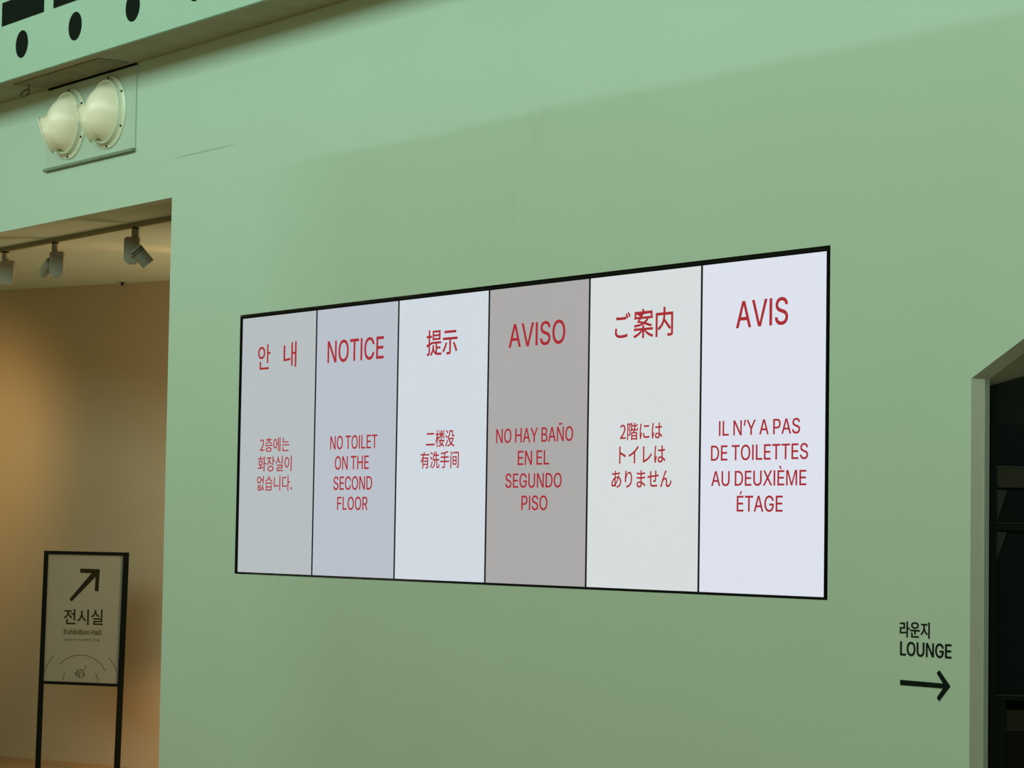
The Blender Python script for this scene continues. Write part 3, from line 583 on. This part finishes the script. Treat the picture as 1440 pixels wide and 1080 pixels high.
# ------------------------------------------------------------------ track lights
trk = box_obj('light_track', (-4.5, 1.2, 0.360, 0.388, HEAD - 0.024, HEAD), M_track, bevel=0.003)
tag(trk, 'long olive grey ceiling track carrying three spotlights', 'lighting track')
YAW = math.atan2(RM[0][1], RM[0][0])
def track_light(px, py, body_dx, head_c, head_d, head_len, label, head_r=0.037, slots=False):
    p = on_wall(px, py, 0.374); X = p.x
    base = Vector((X, 0.374, HEAD - 0.024))
    t = thing('track_spotlight', base, label, 'spotlight', 'grey spotlights hanging from the ceiling track', YAW)
    bm = bmesh.new(); lathe(bm, [(0, 0), (0.020, 0), (0.020, -0.008), (0, -0.008)], seg=24)
    from_bm('adapter_cap', bm, M_black, t, smooth=True)
    bm = bmesh.new(); lathe(bm, [(0, -0.008), (0.021, -0.008), (0.021, -0.046), (0.016, -0.060), (0, -0.062)], seg=24)
    from_bm('adapter', bm, M_lamp, t, smooth=True)
    # upright gear case with rounded lower corners
    w, z0, z1 = 0.040, -0.200, -0.054
    pts = [(body_dx - w + .012, z1), (body_dx + w, z1), (body_dx + w, z0 + .02)]
    pts += [(body_dx + w - .03 + .03*math.cos(math.radians(-a)), z0 + .03 + .03*math.sin(math.radians(-a))) for a in (20, 45, 70, 90)]
    pts += [(body_dx - w + .03 - .03*math.sin(math.radians(a)), z0 + .03 - .03*math.cos(math.radians(a))) for a in (0, 30, 60, 90)]
    pts += [(body_dx - w, z1 - .012)]
    sheet('gear_case', [pts], 0.055, M_lamp, t, M=Matrix.Translation((0, 0.028, 0)))
    c = Vector(head_c); d = Vector(head_d).normalized(); L = head_len; r = head_r
    bm = bmesh.new()
    lathe(bm, [(0, -L/2), (r - .006, -L/2), (r, -L/2 + .006), (r, L/2), (r - .004, L/2), (r - .006, L/2 - .012), (0, L/2 - .014)], axis_matrix(c, d), 40)
    hd = from_bm('lamp_head', bm, M_lamp, t, smooth=True)
    if slots:
        for s in (-L/2 + .016, -L/2 + .029):
            bm = bmesh.new()
            lathe(bm, [(r - .001, s - .0022), (r + .0008, s - .0022), (r + .0008, s + .0022), (r - .001, s + .0022)], axis_matrix(c, d), 40, True)
            from_bm('cooling_slot', bm, M_black, hd)
    bm = bmesh.new(); tube(bm, [(body_dx, -0.02, c.z + 0.005), (c.x, c.y * 0.6, c.z + 0.002)], 0.012, 12)
    from_bm('pivot', bm, M_lamp, t, smooth=True)
    return t
track_light(8.2, 352, 0.013, (-0.050, 0.040, -0.150), (-0.55, 0.55, -0.62), 0.10, 'leftmost grey track spotlight, cut by the left edge of the view')
track_light(78, 340, 0.012, (-0.046, 0.045, -0.142), (-0.50, 0.62, -0.50), 0.105, 'middle grey track spotlight with its head turned left')
track_light(190.5, 323, -0.017, (0.047, -0.062, -0.163), (0.60, 0.16, -0.72), 0.112, 'rightmost grey track spotlight with its head tipped down to the right', slots=True)
# sprinkler
sp = on_level(172, 397, HEAD)
bm = bmesh.new()
lathe(bm, [(0.0, 0), (0.020, 0), (0.020, -0.003), (0.008, -0.005), (0.006, -0.017), (0.012, -0.018), (0.012, -0.021), (0, -0.021)], seg=24)
tag(from_bm('sprinkler_head', bm, M_black, loc=(sp.x, sp.y, HEAD), smooth=True), 'tiny dark sprinkler head on the room ceiling beyond the spotlights', 'sprinkler')

# ------------------------------------------------------------------ sign stand
Zs = 16.95
S0 = CAM + ray(122, 777) * Zs
SYAW = math.atan2(RM[0][1], RM[0][0]); su = Vector((math.cos(SYAW), math.sin(SYAW), 0)); sn = Vector((-su.y, su.x, 0))
def on_sign(px, py):
    d = ray(px, py); P = CAM + d * ((S0 - CAM).dot(sn) / d.dot(sn))
    return ((P - S0).dot(su), P.z)
def sgn(a, b): return on_sign(50 + a / 5.1429, 765 + b / 5.1429)
st = thing('sign_stand', (S0.x, S0.y, 0), 'black framed floor sign with an upward arrow to the exhibition hall', 'sign', rz=SYAW)
def foot(px, py, px2, py2):       # carry a post edge down to the floor
    a, b = on_sign(px, py), on_sign(px2, py2)
    k = (0 - a[1]) / (b[1] - a[1]); return (a[0] + (b[0] - a[0]) * k, 0.0)
lo = [(63.2, 774.3), (50.3, 1080)]; li = [(68.8, 779), (57.2, 1080)]
ro = [(181.8, 777), (169.0, 1080)]; ri = [(174.4, 781), (160.9, 1080)]
sheet('post', [[on_sign(*lo[0]), on_sign(*li[0]), foot(*li[0], *li[1]), foot(*lo[0], *lo[1])]], 0.03, M_black, st)
sheet('post', [[on_sign(*ri[0]), on_sign(*ro[0]), foot(*ro[0], *ro[1]), foot(*ri[0], *ri[1])]], 0.03, M_black, st)
sheet('top_rail', [[on_sign(63.2, 774.3), on_sign(181.8, 777), on_sign(181.6, 781.4), on_sign(63, 778.8)]], 0.029, M_black, st)
sheet('bottom_rail', [[sgn(50, 988), sgn(630, 1011), sgn(630, 1032), sgn(50, 1009)]], 0.028, M_black, st)
poster = sheet('poster', [[sgn(86, 64), sgn(645, 78), sgn(600, 1016), sgn(48, 994)]], 0.006, M_poster, st, M=Matrix.Translation((0, -0.010, 0)))
PM = Matrix.Translation((0, -0.016, 0))
sheet('arrow', [[sgn(326, 177), sgn(468, 182), sgn(458, 342), sgn(431, 340), sgn(437, 238), sgn(264, 416), sgn(249, 397), sgn(408, 211), sgn(326, 208)]], 0.0012, M_ink, poster, M=PM)
def sign_line(text, x0, x1, y0, y1, tilt):
    cs = fit_text(text, x0, x1, -y1, -y0)
    return [[sgn(p[0] + (-p[1] - y0) * -0.025, -p[1] + (p[0] - x0) * tilt) for p in c] for c in cs]
sheet('korean_lettering', bolder(sign_line('전시실', 211, 490, 470, 580, 0.020), 0.0012), 0.0012, M_ink, poster, M=PM)
sheet('english_lettering', bolder(sign_line('Exhibition Hall', 209, 481, 616, 650, 0.024), 0.0012), 0.0012, M_ink2, poster, M=PM)
sheet('small_lettering', sign_line('상설전시관 및 기획전 전시실', 209, 468, 680, 699, 0.022), 0.0012, M_ink2, poster, M=PM)
def arc(cx, cy, r, a0, a1, w=4.5, n=24):
    o = [(cx + (r + w/2)*math.cos(math.radians(a0 + (a1-a0)*k/n)), cy - (r + w/2)*math.sin(math.radians(a0 + (a1-a0)*k/n))) for k in range(n+1)]
    i = [(cx + (r - w/2)*math.cos(math.radians(a0 + (a1-a0)*k/n)), cy - (r - w/2)*math.sin(math.radians(a0 + (a1-a0)*k/n))) for k in range(n+1)]
    return [sgn(*p) for p in o + i[::-1]]
sheet('ring_pattern', [arc(328, 1000, 198, 25, 140), arc(328, 1000, 271, 134, 166), arc(328, 1000, 271, 17, 41), arc(328, 1000, 130, 148, 174), arc(330, 1000, 124, 2, 33)], 0.001, M_ink2, poster, M=PM)
# small pot-shaped emblem with a stroke above
emb = [[(300, 915), (309, 905), (318, 906), (310, 922), (310, 950), (318, 968), (306, 962), (299, 945)],
       [(322, 904), (337, 905), (341, 912), (341, 935), (336, 935), (336, 913), (325, 912)],
       [(320, 918), (326, 918), (325, 962), (332, 970), (322, 971), (317, 955)],
       [(344, 908), (352, 918), (352, 950), (342, 968), (337, 972), (338, 962), (345, 945), (346, 922)],
       [(288, 928), (295, 921), (295, 953), (288, 948)], [(356, 925), (360, 940), (357, 955), (354, 950)],
       [(354, 915), (366, 880), (370, 876), (368, 893), (359, 913)]]
sheet('emblem', [[sgn(*p) for p in c] for c in emb], 0.001, M_ink2, poster, M=PM)

# ------------------------------------------------------------------ oblique glazed screen in the right doorway
dh = on_wall(1391.0, 760, T + 0.035)
DY = YAW
dr = bpy.data.objects.new('window_1', None); COL.objects.link(dr); struct(dr)
dr.location = (dh.x, dh.y, 0); dr.rotation_euler = (0, 0, DY)
du = Vector((math.cos(DY), math.sin(DY), 0)); dn = Vector((-du.y, du.x, 0))
def on_screen(px, py):
    d = ray(px, py); P = CAM + d * ((dh - CAM).dot(dn) / d.dot(dn))
    return ((P - dh).dot(du), P.z)
SW = 1.15
def top_at(s): return JZ + (dh.x + du.x * s - JX) * SL - 0.004
def sz(px, py): return on_screen(px, py)[1]
s1 = on_screen(1400, 760)[0]
def bar(name, s0, s2, z0, mt, half=0.02):      # upright whose top follows the sloping soffit
    return sheet(name, [[(s0, z0), (s2, z0), (s2, top_at(s2)), (s0, top_at(s0))]], 2 * half, mt, dr, M=Matrix.Translation((0, half, 0)))
bar('stile', 0, s1, 0, M_black)
bar('stile', SW - 0.06, SW, 0, M_black)
def rail(z0, z1, mt, y=0.018, name='rail'): return box_obj(name, (s1, SW - 0.06, -y, y, z0, z1), mt, dr, 0.0015)
rail(sz(1420, 686), sz(1420, 658.5), M_band, name='reflection_band')  # olive reflection in the glass, built as a coloured band
rail(sz(1420, 658.5), sz(1420, 655.5), M_sheen, 0.020, 'edge_highlight')  # lighter strips put the edge highlight into the colour
rail(sz(1420, 746.5), sz(1420, 736.5), M_black)
rail(sz(1420, 736.5), sz(1420, 735), M_sheen, 0.020, 'edge_highlight')
rail(sz(1420, 985), sz(1420, 978.5), M_black)
rail(sz(1420, 978.5), sz(1420, 976.8), M_sheen, 0.020, 'edge_highlight')
rail(0, 0.12, M_black)
box_obj('lower_frame', (s1, s1 + 0.035, -0.012, 0.012, 0.12, sz(1420, 985)), M_black, dr, 0.002)
box_obj('lower_panel', (s1 + 0.035, SW - 0.06, -0.006, 0.006, sz(1420, 1028), sz(1420, 998)), mat('dim_olive_panel', (0.012, 0.014, 0.008), 0.8, 0, 0.05, 0.1), dr)
box_obj('lower_panel', (s1 + 0.035, SW - 0.06, -0.006, 0.006, 0.12, sz(1420, 1029)), mat('near_black_panel', (0.004, 0.005, 0.003), 0.8, 0, 0.05, 0.1), dr)
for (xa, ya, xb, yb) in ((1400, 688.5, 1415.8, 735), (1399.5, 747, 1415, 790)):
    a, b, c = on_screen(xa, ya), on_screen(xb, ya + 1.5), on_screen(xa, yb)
    sheet('reflection_wedge', [[a, b, c]], 0.006, M_sheen, dr, M=Matrix.Translation((0, -0.006, 0)))  # pale reflections in the glass, shaped as triangular plates
gl = mat('dark_glass', (0.006, 0.010, 0.008), 0.4, 0, 0.02, 0)
gl.node_tree.nodes['Principled BSDF'].inputs['Alpha'].default_value = 0.5
sheet('glass_pane', [[(s1, sz(1420, 978)), (SW - 0.06, sz(1420, 978)), (SW - 0.06, top_at(SW - 0.06)), (s1, top_at(s1))]], 0.006, gl, dr, M=Matrix.Translation((0, 0.003, 0)))
